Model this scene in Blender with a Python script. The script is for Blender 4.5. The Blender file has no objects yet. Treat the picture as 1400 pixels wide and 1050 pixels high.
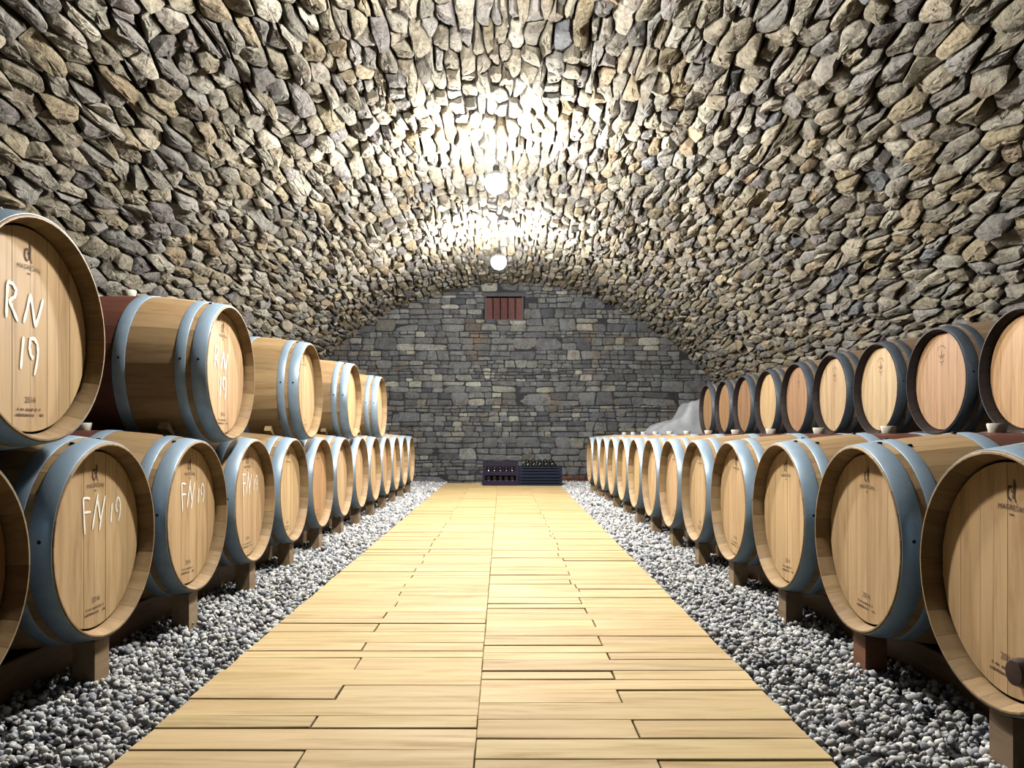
import bpy, math, random
import numpy as np
from mathutils import Vector, Matrix, noise

# ------------------------------------------------------------------ camera, world, exposure
SC = bpy.context.scene
COL = SC.collection
random.seed(7)
F_PX, VPX, VPY = 1030.0, 690.0, 595.0          # focal length and vanishing point measured in the 1400x1050 frame
CAM_Z = 0.80
cam_d = bpy.data.cameras.new('camera')
cam_d.sensor_width = 36.0
cam_d.lens = 36.0 * F_PX / 1400.0
cam_d.shift_x = (700 - VPX) / 1400.0
cam_d.shift_y = (VPY - 525) / 1400.0
cam_d.clip_start = 0.02
cam = bpy.data.objects.new('camera', cam_d)
cam.location = (0, 0, CAM_Z)
cam.rotation_euler = (math.pi / 2, 0, 0)
COL.objects.link(cam)
SC.camera = cam
SC.view_settings.view_transform = 'Standard'
SC.view_settings.look = 'None'
SC.view_settings.exposure = 0.0
SC.view_settings.gamma = 1.0
SC.view_settings.use_curve_mapping = False
SC.cycles.use_denoising = True
SC.cycles.max_bounces = 6
SC.cycles.diffuse_bounces = 1
SC.cycles.sample_clamp_indirect = 2.0
w = bpy.data.worlds.new('world')
SC.world = w
w.use_nodes = True
w.node_tree.nodes['Background'].inputs[0].default_value = (0.01, 0.012, 0.02, 1)
w.node_tree.nodes['Background'].inputs[1].default_value = 0.2
LAMP_POWER = 3950.0
LAMP_COLOR = (1.0, 0.965, 0.90)

# ------------------------------------------------------------------ place
WALL_Y = 12.4
CX, CZ, RAD = 0.06, -1.03, 4.33                # vault circle
FRONT_Y = -2.2
DECK_Z = 0.045

# ------------------------------------------------------------------ helpers
ALBEDO = .31
class NT:
    def __init__(s, name):
        s.m = bpy.data.materials.new(name); s.m.use_nodes = True
        s.t = s.m.node_tree; s.b = s.t.nodes['Principled BSDF']
    def n(s, typ, **kw):
        nd = s.t.nodes.new(typ)
        for k, v in kw.items(): setattr(nd, k, v)
        return nd
    def l(s, a, b): s.t.links.new(a, b)
    def val(s, sock, v):
        if hasattr(v, 'links') or isinstance(v, bpy.types.NodeSocket): s.l(v, sock)
        else: sock.default_value = v
    def noise(s, vec, scale, detail=4, rough=0.55, dist=0.0):
        nd = s.n('ShaderNodeTexNoise'); s.l(vec, nd.inputs['Vector'])
        nd.inputs['Scale'].default_value = scale; nd.inputs['Detail'].default_value = detail
        nd.inputs['Roughness'].default_value = rough; nd.inputs['Distortion'].default_value = dist
        return nd.outputs['Fac']
    def mapping(s, vec, scale=(1, 1, 1), loc=(0, 0, 0)):
        nd = s.n('ShaderNodeMapping'); s.l(vec, nd.inputs['Vector'])
        nd.inputs['Scale'].default_value = scale
        if isinstance(loc, bpy.types.NodeSocket): s.l(loc, nd.inputs['Location'])
        else: nd.inputs['Location'].default_value = loc
        return nd.outputs[0]
    def math(s, op, a, b=0.0, c=None, clamp=False):
        nd = s.n('ShaderNodeMath', operation=op); nd.use_clamp = clamp
        s.val(nd.inputs[0], a); s.val(nd.inputs[1], b)
        if c is not None: s.val(nd.inputs[2], c)
        return nd.outputs[0]
    def mix(s, fac, a, b, mode='MIX'):
        nd = s.n('ShaderNodeMix', data_type='RGBA', blend_type=mode)
        s.val(nd.inputs[0], fac)
        for i, v in ((6, a), (7, b)):
            if isinstance(v, bpy.types.NodeSocket): s.l(v, nd.inputs[i])
            else: nd.inputs[i].default_value = (*v, 1) if len(v) == 3 else v
        return nd.outputs[2]
    def ramp(s, fac, stops):
        nd = s.n('ShaderNodeValToRGB'); s.l(fac, nd.inputs[0])
        cr = nd.color_ramp
        while len(cr.elements) < len(stops): cr.elements.new(0.5)
        for e, (p, c) in zip(cr.elements, stops):
            e.position = p; e.color = (*c, 1) if len(c) == 3 else c
        return nd.outputs[0]
    def rng(s, fac, a, b, c, d):
        nd = s.n('ShaderNodeMapRange'); s.l(fac, nd.inputs[0])
        for i, v in enumerate((a, b, c, d)): nd.inputs[i + 1].default_value = v
        return nd.outputs[0]
    def bump(s, h, strength=0.5, dist=0.01):
        nd = s.n('ShaderNodeBump'); s.l(h, nd.inputs['Height'])
        nd.inputs['Strength'].default_value = strength; nd.inputs['Distance'].default_value = dist
        s.l(nd.outputs[0], s.b.inputs['Normal'])
    def color(s, v):
        # all surfaces share one reflectance scale: a dim cellar lit by strong bulbs, little light bouncing back
        if isinstance(v, tuple): s.b.inputs['Base Color'].default_value = (*[c * ALBEDO for c in v[:3]], 1)
        else: s.l(s.mix(1.0, v, (ALBEDO,) * 3, 'MULTIPLY'), s.b.inputs['Base Color'])
        s.b.inputs['Specular IOR Level'].default_value = .25
    def rough(s, v): s.val(s.b.inputs['Roughness'], v)
    def metal(s, v): s.val(s.b.inputs['Metallic'], v)
    def obj(s): return s.n('ShaderNodeTexCoord').outputs['Object']
    def pos(s): return s.n('ShaderNodeNewGeometry').outputs['Position']
    def attr(s, name):
        nd = s.n('ShaderNodeAttribute'); nd.attribute_name = name; return nd.outputs
    def info(s): return s.n('ShaderNodeObjectInfo').outputs

def mesh(name, verts, faces, mat=None, smooth=None, cols=None, colname='tone'):
    me = bpy.data.meshes.new(name)
    me.from_pydata([tuple(v) for v in verts], [], faces)
    me.update()
    if mat: me.materials.append(mat)
    if cols is not None:
        a = me.color_attributes.new(colname, 'FLOAT_COLOR', 'POINT')
        a.data.foreach_set('color', np.asarray(cols, dtype=np.float32).ravel())
    if smooth is not None:
        me.polygons.foreach_set('use_smooth', [True] * len(me.polygons))
        if smooth < 179: me.set_sharp_from_angle(angle=math.radians(smooth))
    return me

def link(name, data, parent=None, loc=(0, 0, 0), rot=(0, 0, 0)):
    o = bpy.data.objects.new(name, data)
    COL.objects.link(o)
    o.location = loc; o.rotation_euler = rot
    if parent: o.parent = parent
    return o

def tag(o, label=None, cat=None, group=None, kind=None):
    if label: o['label'] = label
    if cat: o['category'] = cat
    if group: o['group'] = group
    if kind: o['kind'] = kind
    return o

class MB:
    """collects geometry for one mesh"""
    def __init__(s): s.v = []; s.f = []
    def add(s, v, f):
        o = len(s.v); s.v += [tuple(p) for p in v]; s.f += [tuple(i + o for i in q) for q in f]; return s
    def box(s, x0, x1, y0, y1, z0, z1, bev=0.0, M=None):
        b = min(bev, (x1 - x0) * .45, (y1 - y0) * .45, (z1 - z0) * .45)
        if b <= 0:
            v = [(x, y, z) for z in (z0, z1) for (x, y) in ((x0, y0), (x1, y0), (x1, y1), (x0, y1))]
            f = [(3, 2, 1, 0), (4, 5, 6, 7), (0, 1, 5, 4), (1, 2, 6, 5), (2, 3, 7, 6), (3, 0, 4, 7)]
        else:
            def ring(i, z): return [(x0 + i, y0 + i, z), (x1 - i, y0 + i, z), (x1 - i, y1 - i, z), (x0 + i, y1 - i, z)]
            rs = [ring(b, z0), ring(0, z0 + b), ring(0, z1 - b), ring(b, z1)]
            v = [p for r in rs for p in r]
            f = [(3, 2, 1, 0), (12, 13, 14, 15)]
            for k in range(3):
                for i in range(4):
                    j = (i + 1) % 4
                    f.append((k * 4 + i, k * 4 + j, k * 4 + 4 + j, k * 4 + 4 + i))
        if M: v = [M @ Vector(p) for p in v]
        return s.add(v, f)
    def lathe(s, prof, n=24, axis='z', cap=True, M=None):
        """prof: list of (r, h)"""
        v = []; f = []
        for r, h in prof:
            for k in range(n):
                a = 2 * math.pi * k / n
                c, q = r * math.cos(a), r * math.sin(a)
                v.append({'z': (c, q, h), 'x': (h, c, q), 'y': (q, h, c)}[axis])
        for i in range(len(prof) - 1):
            for k in range(n):
                k2 = (k + 1) % n
                f.append((i * n + k, i * n + k2, (i + 1) * n + k2, (i + 1) * n + k))
        if cap:
            f.append(tuple(range(n - 1, -1, -1)))
            f.append(tuple((len(prof) - 1) * n + k for k in range(n)))
        if M: v = [M @ Vector(p) for p in v]
        return s.add(v, f)
    def prism(s, pts, to3, d0, d1):
        """convex outline, extruded between depth d0 and d1; to3(u, v, d)"""
        n = len(pts)
        v = [to3(u, q, d0) for u, q in pts] + [to3(u, q, d1) for u, q in pts]
        f = [tuple(range(n - 1, -1, -1)), tuple(range(n, 2 * n))]
        f += [(i, (i + 1) % n, n + (i + 1) % n, n + i) for i in range(n)]
        return s.add(v, f)
    def mesh(s, name, mat, smooth=None): return mesh(name, s.v, s.f, mat, smooth)

ORD = ['zeroth', 'first', 'second', 'third', 'fourth', 'fifth', 'sixth', 'seventh', 'eighth', 'ninth', 'tenth',
       'eleventh', 'twelfth', 'thirteenth', 'fourteenth', 'fifteenth']

# ------------------------------------------------------------------ materials
def mat_stone(name, bump=0.9):
    m = NT(name)
    c = m.attr('stone_color')[0]
    p = m.pos()
    n1 = m.noise(p, 9, 6, .65)
    n2 = m.noise(p, 34, 6, .7)
    v = m.mix(1.0, c, m.ramp(n1, [(.30, (.60, .565, .53)), (.5, (.98, .98, .97)), (.72, (1.24, 1.23, 1.20))]), 'MULTIPLY')
    v = m.mix(m.rng(n2, .50, .68, 0, .62), v, (.05, .04, .038))
    rust = m.noise(p, 3.1, 3)
    v = m.mix(m.rng(rust, .58, .74, 0, .35), v, (.36, .22, .09))
    m.color(v); m.rough(.95)
    m.b.inputs['Specular IOR Level'].default_value = .1
    h = m.math('ADD', m.math('MULTIPLY', n2, .6), m.noise(p, 15, 6, .62, .5))
    m.bump(h, bump, .034)
    return m.m
M_STONE = mat_stone('vault_stone', .95)
M_WSTONE = mat_stone('wall_stone', .8)

def mat_simple(name, col, rough=.7, metal=0, var=.0, scale=20, bump=0, spec=None):
    m = NT(name)
    if var:
        p = m.obj(); n = m.noise(p, scale, 5, .6)
        m.color(m.mix(1.0, col, m.ramp(n, [(.25, (1 - var,) * 3), (.75, (1 + var,) * 3)]), 'MULTIPLY'))
        if bump: m.bump(n, bump, .006)
    else: m.color(col)
    m.rough(rough); m.metal(metal)
    if spec is not None: m.b.inputs['Specular IOR Level'].default_value = spec
    return m.m
M_MORTAR = mat_simple('dark_mortar', (.014, .013, .014), .95, var=.4, scale=9, bump=.6, spec=.1)
M_WMORTAR = mat_simple('wall_mortar', (.05, .05, .055), .95, var=.3, scale=15, bump=.5, spec=.1)
M_PLASTER = mat_simple('rough_render', (.12, .115, .105), .95, var=.3, scale=6, bump=.5, spec=.1)
M_EARTH = mat_simple('gravel_bed', (.06, .06, .065), .95, var=.4, scale=60, bump=.8, spec=.1)

def mat_gravel():
    m = NT('crushed_gravel')
    c = m.attr('tone')[0]
    n = m.noise(m.pos(), 160, 3)
    m.color(m.mix(1.0, c, m.ramp(n, [(.3, (.75,) * 3), (.7, (1.15,) * 3)]), 'MULTIPLY'))
    m.rough(.85); m.b.inputs['Specular IOR Level'].default_value = .25
    return m.m
M_GRAVEL = mat_gravel()

def mat_oak(name, base, grain_axis, stain=False, red=(.115, .028, .022), var=.22, chime=None, matt=0.0):
    """oak, grain stretched along one local axis; object colour tints the whole barrel"""
    m = NT(name)
    o = m.obj(); inf = m.info()
    rnd = m.math('FRACT', m.math('ADD', inf['Random'], m.attr('tone')[2]))
    comb = m.n('ShaderNodeCombineXYZ')
    for i in range(3): m.l(m.math('MULTIPLY', rnd, 17.0 + 5 * i), comb.inputs[i])
    sc = [26.0] * 3; sc[grain_axis] = 2.2
    v = m.mapping(o, tuple(sc), comb.outputs[0])
    g = m.noise(v, 1.0, 6, .62, .6)
    sc2 = [5.0] * 3; sc2[grain_axis] = 1.5
    blot = m.noise(m.mapping(o, tuple(sc2), comb.outputs[0]), 1.0, 3, .5)
    c = m.mix(1.0, base, m.ramp(g, [(.28, (.70, .64, .56)), (.5, (1, 1, 1)), (.75, (1.12, 1.13, 1.12))]), 'MULTIPLY')
    c = m.mix(m.rng(blot, .45, .75, 0, .42), c, m.mix(1.0, c, (.72, .56, .44), 'MULTIPLY'))
    tone = m.rng(rnd, 0, 1, 1 - var, 1 + var * .7)
    cc = m.n('ShaderNodeCombineColor')
    for i in range(3): m.l(tone, cc.inputs[i])
    c = m.mix(1.0, c, cc.outputs[0], 'MULTIPLY')
    c = m.mix(1.0, c, inf['Color'], 'MULTIPLY')
    if stain:                                    # wine-red painted belt round the bilge
        sx = m.n('ShaderNodeSeparateXYZ'); m.l(o, sx.inputs[0])
        d = m.math('ABSOLUTE', m.math('ADD', sx.outputs[0], .475))
        edge = m.math('SUBTRACT', .106, m.math('ADD', d, m.math('MULTIPLY', m.noise(o, 30, 4), .004)))
        msk = m.math('MULTIPLY', edge, 400.0, clamp=True)
        c = m.mix(m.math('MULTIPLY', msk, .93), c, m.mix(m.rng(blot, .35, .7, 0, .6), red, (.22, .07, .05)))
    if chime:                                    # weathered end of old staves
        sx = m.n('ShaderNodeSeparateXYZ'); m.l(o, sx.inputs[0])
        d = m.math('ABSOLUTE', m.math('ADD', sx.outputs[0], .475))
        c = m.mix(m.math('MULTIPLY', m.math('SUBTRACT', d, .418), 200.0, clamp=True), c, chime)
    m.color(c); m.rough(m.rng(g, .3, .7, .62 + matt, .45 + matt))
    m.b.inputs['Specular IOR Level'].default_value = .15
    m.bump(g, .18, .003)
    return m.m
M_STAVE = mat_oak('oak_stave', (.56, .375, .19), 0, stain=True)
M_STAVE_OLD = mat_oak('aged_oak_stave', (.36, .255, .165), 0, chime=(.045, .032, .030))
M_HEAD = mat_oak('oak_head', (.90, .625, .345), 2, var=.07)
M_PLANK = mat_oak('pine_plank', (.78, .58, .29), 0, var=.09, matt=.22)
M_BEAM = mat_oak('support_timber', (.62, .45, .28), 1, var=.2)
M_WEDGE = mat_oak('wedge_wood', (.62, .44, .23), 2, var=.1)

def mat_hoop(name, col, rough, dirt):
    m = NT(name)
    o = m.obj(); n = m.noise(o, 14, 6, .65); n2 = m.noise(m.mapping(o, (60, 8, 8)), 1, 4)
    c = m.mix(m.rng(n, .45, .75, 0, dirt), col, (.07, .06, .06))
    c = m.mix(m.rng(n2, .5, .8, 0, .2), c, (.5, .56, .6))
    m.color(c); m.rough(m.rng(n, .3, .7, rough - .08, rough + .12)); m.metal(.35)
    m.bump(n, .12, .002)
    return m.m
M_HOOP = mat_hoop('galvanised_hoop', (.50, .68, .86), .42, .25)
M_HOOP_DARK = mat_hoop('weathered_hoop', (.12, .155, .20), .5, .6)
M_RIVET = mat_simple('rivet_steel', (.03, .03, .035), .5, .6)
M_BUNG = mat_simple('silicone_bung', (1.0, .94, .80), .5)
M_BUNG_DARK = mat_simple('head_plug', (.045, .018, .022), .35)
M_CHALK = mat_simple('chalk', (1.5, 1.45, 1.3), .9)
M_INK = mat_simple('branded_char', (.10, .05, .03), .85)
M_INK_FADED = mat_simple('faded_char', (.23, .13, .075), .85)
M_IRON = mat_simple('black_iron', (.02, .02, .022), .5, .7)
M_REDWOOD = mat_simple('red_shutter', (.17, .058, .05), .8, var=.35, scale=14, bump=.3)
M_LINTEL = mat_simple('lintel_slate', (.10, .10, .11), .9, var=.3, scale=12, bump=.5)
M_PURPLE = mat_simple('purple_plastic', (.013, .004, .032), .6, spec=.15)
M_BLUE = mat_simple('blue_plastic', (.003, .010, .034), .6, spec=.15)
M_GLASS = mat_simple('dark_bottle_glass', (.003, .004, .005), .15, spec=.35)
M_SOCKET = mat_simple('lamp_socket', (.08, .08, .09), .5)
M_HOUSING = mat_simple('bulb_housing_white', (.75, .75, .74), .5)
M_CORD = mat_simple('lamp_cord', (.45, .43, .38), .7)

def mat_tarp():
    m = NT('grey_tarp')
    n = m.noise(m.obj(), 7, 4)
    m.color(m.ramp(n, [(.3, (.26, .275, .30)), (.7, (.38, .40, .42))])); m.rough(.55)
    return m.m
M_TARP = mat_tarp()
def mat_bulb(k):
    mb = NT('glowing_bulb')
    mb.b.inputs['Emission Color'].default_value = (*LAMP_COLOR, 1)
    mb.b.inputs['Emission Strength'].default_value = LAMP_POWER * k
    return mb.m

# ------------------------------------------------------------------ structure: floor, shells
def quad_mesh(name, quads, mat):
    b = MB()
    for q in quads: b.add(q, [(0, 1, 2, 3)])
    return b.mesh(name, mat)

HALF = math.sqrt(RAD ** 2 - CZ ** 2)
b = MB().box(CX - HALF - .3, CX + HALF + .3, FRONT_Y - .1, WALL_Y + .4, -.12, 0)
tag(link('floor', b.mesh('floor', M_EARTH)), 'dark earth floor under the gravel beds and barrel rows', 'floor', kind='structure')

PHI_MAX = math.acos(-CZ / RAD)
def shell(r, y0, y1, n=72, rows=24):
    v = []; f = []
    for j in range(rows + 1):
        y = y0 + (y1 - y0) * j / rows
        for i in range(n + 1):
            a = -PHI_MAX + 2 * PHI_MAX * i / n
            v.append((CX + r * math.sin(a), y, CZ + r * math.cos(a)))
    for j in range(rows):
        for i in range(n):
            p = j * (n + 1) + i
            f.append((p, p + n + 1, p + n + 2, p + 1))
    return v, f
v, f = shell(RAD + .045, FRONT_Y, WALL_Y + .12)
v2, f2 = shell(RAD + .25, FRONT_Y, WALL_Y + .12, 40, 1)
vault_b = MB().add(v, f).add(v2, f2)
ceiling = link('ceiling', vault_b.mesh('ceiling', M_MORTAR, 60))
tag(ceiling, 'barrel vault of rough tan and grey rubble stones over the cellar', 'vault', kind='structure')

# back wall shell with the hole of the little window
WX0, WX1, WZ0, WZ1 = -.33, .31, 2.70, 3.08
wb = MB()
def wbox(x0, x1, z0, z1): wb.box(x0, x1, WALL_Y, WALL_Y + .35, z0, z1)
wbox(-4.6, WX0, 0, 3.6); wbox(WX1, 4.7, 0, 3.6); wbox(WX0, WX1, 0, WZ0); wbox(WX0, WX1, WZ1, 3.6)
wall_back = link('wall_back', wb.mesh('wall_back', M_WMORTAR))
tag(wall_back, 'grey end wall of flat irregular stones closing the vault', 'wall', kind='structure')
b = MB().box(-4.6, 4.7, FRONT_Y - .1, FRONT_Y, 0, 3.5)
tag(link('wall_front', b.mesh('wall_front', M_PLASTER)), 'plain rough rendered wall closing the entrance end', 'wall', kind='structure')

# ------------------------------------------------------------------ rubble stones
def cells(seeds, a, kn, gap, rnd):
    """anisotropic Voronoi cells; seeds (s, t); t squeezed by a; returns outline per seed (s, t), already shrunk by the joints"""
    P = np.array(seeds); Q = P * np.array([1.0, a])
    out = []
    for i in range(len(Q)):
        d = Q - Q[i]
        d2 = (d * d).sum(1)
        idx = np.argpartition(d2, min(kn, len(d2) - 1))[:kn]
        idx = idx[np.argsort(d2[idx])]
        R = .34
        poly = [(-R, -R), (R, -R), (R, R), (-R, R)]
        for j in idx:
            if j == i: continue
            dx, dy = d[j]; L = math.hypot(dx, dy)
            if L < 1e-6: continue
            nx, ny = dx / L, dy / L
            lim = L / 2 - gap * (.45 + 1.1 * rnd.random())
            new = []
            for k in range(len(poly)):
                p = poly[k]; q = poly[(k + 1) % len(poly)]
                dp = p[0] * nx + p[1] * ny - lim; dq = q[0] * nx + q[1] * ny - lim
                if dp <= 0: new.append(p)
                if dp * dq < 0:
                    w_ = dp / (dp - dq)
                    new.append((p[0] + (q[0] - p[0]) * w_, p[1] + (q[1] - p[1]) * w_))
            poly = new
            if len(poly) < 3: break
        if len(poly) >= 3:
            out.append([(P[i][0] + x, P[i][1] + y / a) for x, y in poly])
        else: out.append(None)
    return out

def clip_axis(poly, ax, lim, keep_less):
    sg = 1 if keep_less else -1
    new = []
    for k in range(len(poly)):
        p = poly[k]; q = poly[(k + 1) % len(poly)]
        dp = (p[ax] - lim) * sg; dq = (q[ax] - lim) * sg
        if dp <= 0: new.append(p)
        if dp * dq < 0:
            w_ = dp / (dp - dq)
            new.append((p[0] + (q[0] - p[0]) * w_, p[1] + (q[1] - p[1]) * w_))
    return new if len(new) >= 3 else None

def area_c(poly):
    A = cx = cy = 0
    for (x0, y0), (x1, y1) in zip(poly, poly[1:] + poly[:1]):
        c = x0 * y1 - x1 * y0
        A += c; cx += (x0 + x1) * c; cy += (y0 + y1) * c
    A *= .5
    return A, cx / (6 * A), cy / (6 * A)

def stone_geo(poly, rnd, to3, depth, relief, tilt, back):
    """a rough stone from its outline: sides, bevelled shoulder, uneven face. to3(s, t, d): d = height above the wall"""
    pts = []
    n = len(poly)
    for k in range(n):
        p = poly[k]; q = poly[(k + 1) % n]
        pts.append(p)
        L = math.hypot(q[0] - p[0], q[1] - p[1])
        if L > .07:
            j = .11 * min(L, .12)
            pts.append(((p[0] + q[0]) / 2 + rnd.uniform(-j, j), (p[1] + q[1]) / 2 + rnd.uniform(-j, j)))
    ch = []
    n = len(pts)
    for k in range(n):
        p = pts[k]; q = pts[(k + 1) % n]
        e = rnd.uniform(.14, .30)
        ch.append((p[0] + (q[0] - p[0]) * e, p[1] + (q[1] - p[1]) * e))
        ch.append((p[0] + (q[0] - p[0]) * (1 - e), p[1] + (q[1] - p[1]) * (1 - e)))
    A, cs, ct = area_c(ch)
    if A < 0: ch.reverse()
    n = len(ch)
    gs, gt = rnd.gauss(0, tilt), rnd.gauss(0, tilt * .6)
    base = depth
    # facet planes: a ridge line across the stone gives broken faces
    ra = rnd.uniform(0, math.pi); rc, rs = math.cos(ra), math.sin(ra)
    ridge = rnd.uniform(-.03, .03); rk = rnd.uniform(.0, .6) * relief * 14
    def face(s, t, f):
        ds, dt = s - cs, t - ct
        d = base + gs * ds + gt * dt - rk * abs(ds * rc + dt * rs * .5 - ridge)
        return d + f
    v = []; rings = [(1.0, None), (1.0, -.15), (.94, .62), (.68, .85), (.34, 1.0)]
    for sc, h in rings:
        for (s, t) in ch:
            s2, t2 = cs + (s - cs) * sc, ct + (t - ct) * sc
            if h is None: d = -back
            else: d = max(face(s2, t2, relief * (h + rnd.uniform(-.34, .34) * (1 if h > 0 else .5))), -back * .3)
            v.append(to3(s2, t2, d))
    v.append(to3(cs, ct, face(cs, ct, relief * (1 + rnd.uniform(-.3, .3)))))
    f = []
    for r in range(len(rings) - 1):
        for k in range(n):
            k2 = (k + 1) % n
            f.append((r * n + k, r * n + k2, (r + 1) * n + k2, (r + 1) * n + k))
    o = (len(rings) - 1) * n
    for k in range(n): f.append((o + k, o + (k + 1) % n, len(v) - 1))
    return v, f, (cs, ct), abs(A)

def project(p):
    y = max(p[1], .05)
    return VPX + F_PX * p[0] / y, VPY - F_PX * (p[2] - CAM_Z) / y

def seen_area(v, n):
    q = [project(p) for p in v[n:2 * n]]
    A = 0
    for (x0, y0), (x1, y1) in zip(q, q[1:] + q[:1]): A += x0 * y1 - x1 * y0
    xs = [min(max(p[0], 0), 1400) for p in q]; ys = [min(max(p[1], 0), 1050) for p in q]
    if max(xs) - min(xs) < 2 or max(ys) - min(ys) < 2: return 0
    mx, my = sum(p[0] for p in q) / n, sum(p[1] for p in q) / n
    if not (0 < mx < 1400 and 0 < my < 1050): return 0
    if hidden(mx, my): return 0
    return abs(A) * .5

def place_stones(items, parent, mat, name, flip, smooth):
    """the 300 that show largest as parts, the rest joined"""
    order = sorted(range(len(items)), key=lambda i: -items[i][3])
    big = set(order[:300])
    rv = []; rf = []; rc = []
    for i, (v, f, col, ar) in enumerate(items):
        if flip: f = [tuple(reversed(q)) for q in f]
        if i in big:
            c = [sum(p[k] for p in v) / len(v) for k in range(3)]
            me = mesh(name, [(p[0] - c[0], p[1] - c[1], p[2] - c[2]) for p in v], f, mat, smooth, [(*col, 1)] * len(v), 'stone_color')
            link(name, me, parent, c)
        else:
            o = len(rv); rv += v; rf += [tuple(k + o for k in q) for q in f]; rc += [(*col, 1)] * len(v)
    me = mesh(name + '_field', rv, rf, mat, smooth, rc, 'stone_color')
    o = link('stone_field', me, parent); o['kind'] = 'stuff'
    return len(items)

def pick(rnd, pal):
    c = rnd.choices([p[1] for p in pal], [p[0] for p in pal])[0]
    k = rnd.uniform(.74, 1.22)
    return tuple(max(.01, x * k * rnd.uniform(.985, 1.015)) for x in c)

# vault -------------------------------------------------------------
def hidden(mx, my):
    if mx < 145 and my > 300: return True
    if mx < 345 and my > 405: return True
    if mx < 440 and my > 465: return True
    if mx > 1240 and my > 450: return True
    if mx > 1110 and my > 485: return True
    return False
PAL_V = [(34, (.47, .42, .325)), (24, (.44, .41, .35)), (16, (.37, .355, .33)), (9, (.50, .42, .29)), (3, (.46, .36, .24)),
         (6, (.31, .285, .275)), (1.5, (.27, .28, .30)), (9, (.57, .53, .44))]
rnd = random.Random(11)
seeds = []
S_LIM = RAD * math.radians(72)
s = -S_LIM
while s < S_LIM:
    h = rnd.choice([.075, .09, .105, .125, .145]) * rnd.uniform(.9, 1.1)
    t = 1.2 + rnd.uniform(0, .3)
    while t < WALL_Y + .05:
        ln = rnd.choice([.15, .21, .28, .35, .45]) * rnd.uniform(.85, 1.15)
        wob = .035 * noise.noise(Vector((s * .8, t * .7, 3.3)))
        if rnd.random() < .22 and ln > .2:       # two thin stones instead of one
            for q in (-.26, .26): seeds.append((s + h * (.5 + q) + wob, t + ln / 2 + rnd.uniform(-.04, .04)))
        else:
            seeds.append((s + h * .5 + rnd.uniform(-.16, .16) * h + wob, t + ln / 2))
        t += ln
    s += h
def to_vault(s, t, d):
    und = .035 * noise.noise(Vector((s * .55, t * .45, 8.1)))
    r = RAD - d - und
    a = s / RAD
    return (CX + r * math.sin(a), t, CZ + r * math.cos(a))
items = []
for poly in cells(seeds, .40, 30, .0068, rnd):
    if poly is None: continue
    poly = clip_axis(poly, 1, WALL_Y + .02, True)
    if not poly: continue
    A, cs, ct = area_c(poly)
    if abs(A) < .0012: continue
    v, f, c, A = stone_geo(poly, rnd, to_vault, rnd.uniform(-.010, .034), rnd.uniform(.012, .026), .24, .055)
    n = (len(v) - 1) // 5
    items.append((v, f, pick(rnd, PAL_V), seen_area(v, n)))
N_VAULT = place_stones(items, ceiling, M_STONE, 'stone', False, 48)

# back wall -----------------------------------------------------------
def hidden(mx, my):
    return my > 590 and (mx < 570 or mx > 800)
PAL_W = [(42, (.225, .235, .24)), (26, (.185, .195, .21)), (14, (.30, .31, .295)), (8, (.44, .44, .385)), (6, (.24, .225, .20)), (5, (.145, .155, .18))]
rnd = random.Random(23)
def inset(poly, g):
    """shrink a convex outline by g on every side"""
    A = area_c(poly)[0]
    if A < 0: poly = poly[::-1]
    out = poly
    n = len(poly)
    for k in range(n):
        p = poly[k]; q = poly[(k + 1) % n]
        dx, dy = q[0] - p[0], q[1] - p[1]; l_ = math.hypot(dx, dy)
        if l_ < 1e-6: continue
        nx, ny = dy / l_, -dx / l_
        lim = p[0] * nx + p[1] * ny - g * rnd.uniform(.5, 1.5)
        new = []
        for i in range(len(out)):
            u = out[i]; w_ = out[(i + 1) % len(out)]
            du = u[0] * nx + u[1] * ny - lim; dw = w_[0] * nx + w_[1] * ny - lim
            if du <= 0: new.append(u)
            if du * dw < 0:
                q_ = du / (du - dw); new.append((u[0] + (w_[0] - u[0]) * q_, u[1] + (w_[1] - u[1]) * q_))
        out = new
        if len(out) < 3: return None
    return out
raw = []
def lay(z0f, z1f, x0, x1, j0, j1, level):
    """z0f, z1f: lower and upper bed lines as functions of x; j0, j1: lean of the end joints"""
    def quad(a, b_, ja, jb, lo, hi):
        raw.append([(lo(a - ja), a - ja), (lo(b_ - jb), b_ - jb), (hi(b_ + jb), b_ + jb), (hi(a + ja), a + ja)])
    hgt = z1f((x0 + x1) / 2) - z0f((x0 + x1) / 2)
    if level == 0 and hgt > .095 and rnd.random() < .72:
        c = rnd.uniform(.38, .62); sl = rnd.uniform(-.05, .05) * min(1, hgt * 2 / (x1 - x0))
        xm = (x0 + x1) / 2
        mf = lambda x: z0f(x) + (z1f(x) - z0f(x)) * c + sl * (x - xm)
        lay(z0f, mf, x0, x1, j0 * c, j1 * c, 1); lay(mf, z1f, x0, x1, j0 * (1 - c), j1 * (1 - c), 1)
        return
    asp = (x1 - x0) / hgt
    n = 1
    if asp > 3.2: n = rnd.choice([1, 2, 2, 3]) if asp < 6 else rnd.choice([2, 3, 3])
    xs = [x0] + sorted(x0 + (x1 - x0) * (k + rnd.uniform(-.22, .22)) / n for k in range(1, n)) + [x1]
    js = [j0] + [rnd.uniform(-.14, .14) * hgt for _ in range(n - 1)] + [j1]
    for k in range(n): quad(xs[k], xs[k + 1], js[k], js[k + 1], z0f, z1f)
def bed(z, sd): return lambda x: z + .022 * noise.noise(Vector((x * 1.1, sd * 3.7, 1.5)))
z = -.02; i = 0
prev = bed(z, 0)
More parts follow.
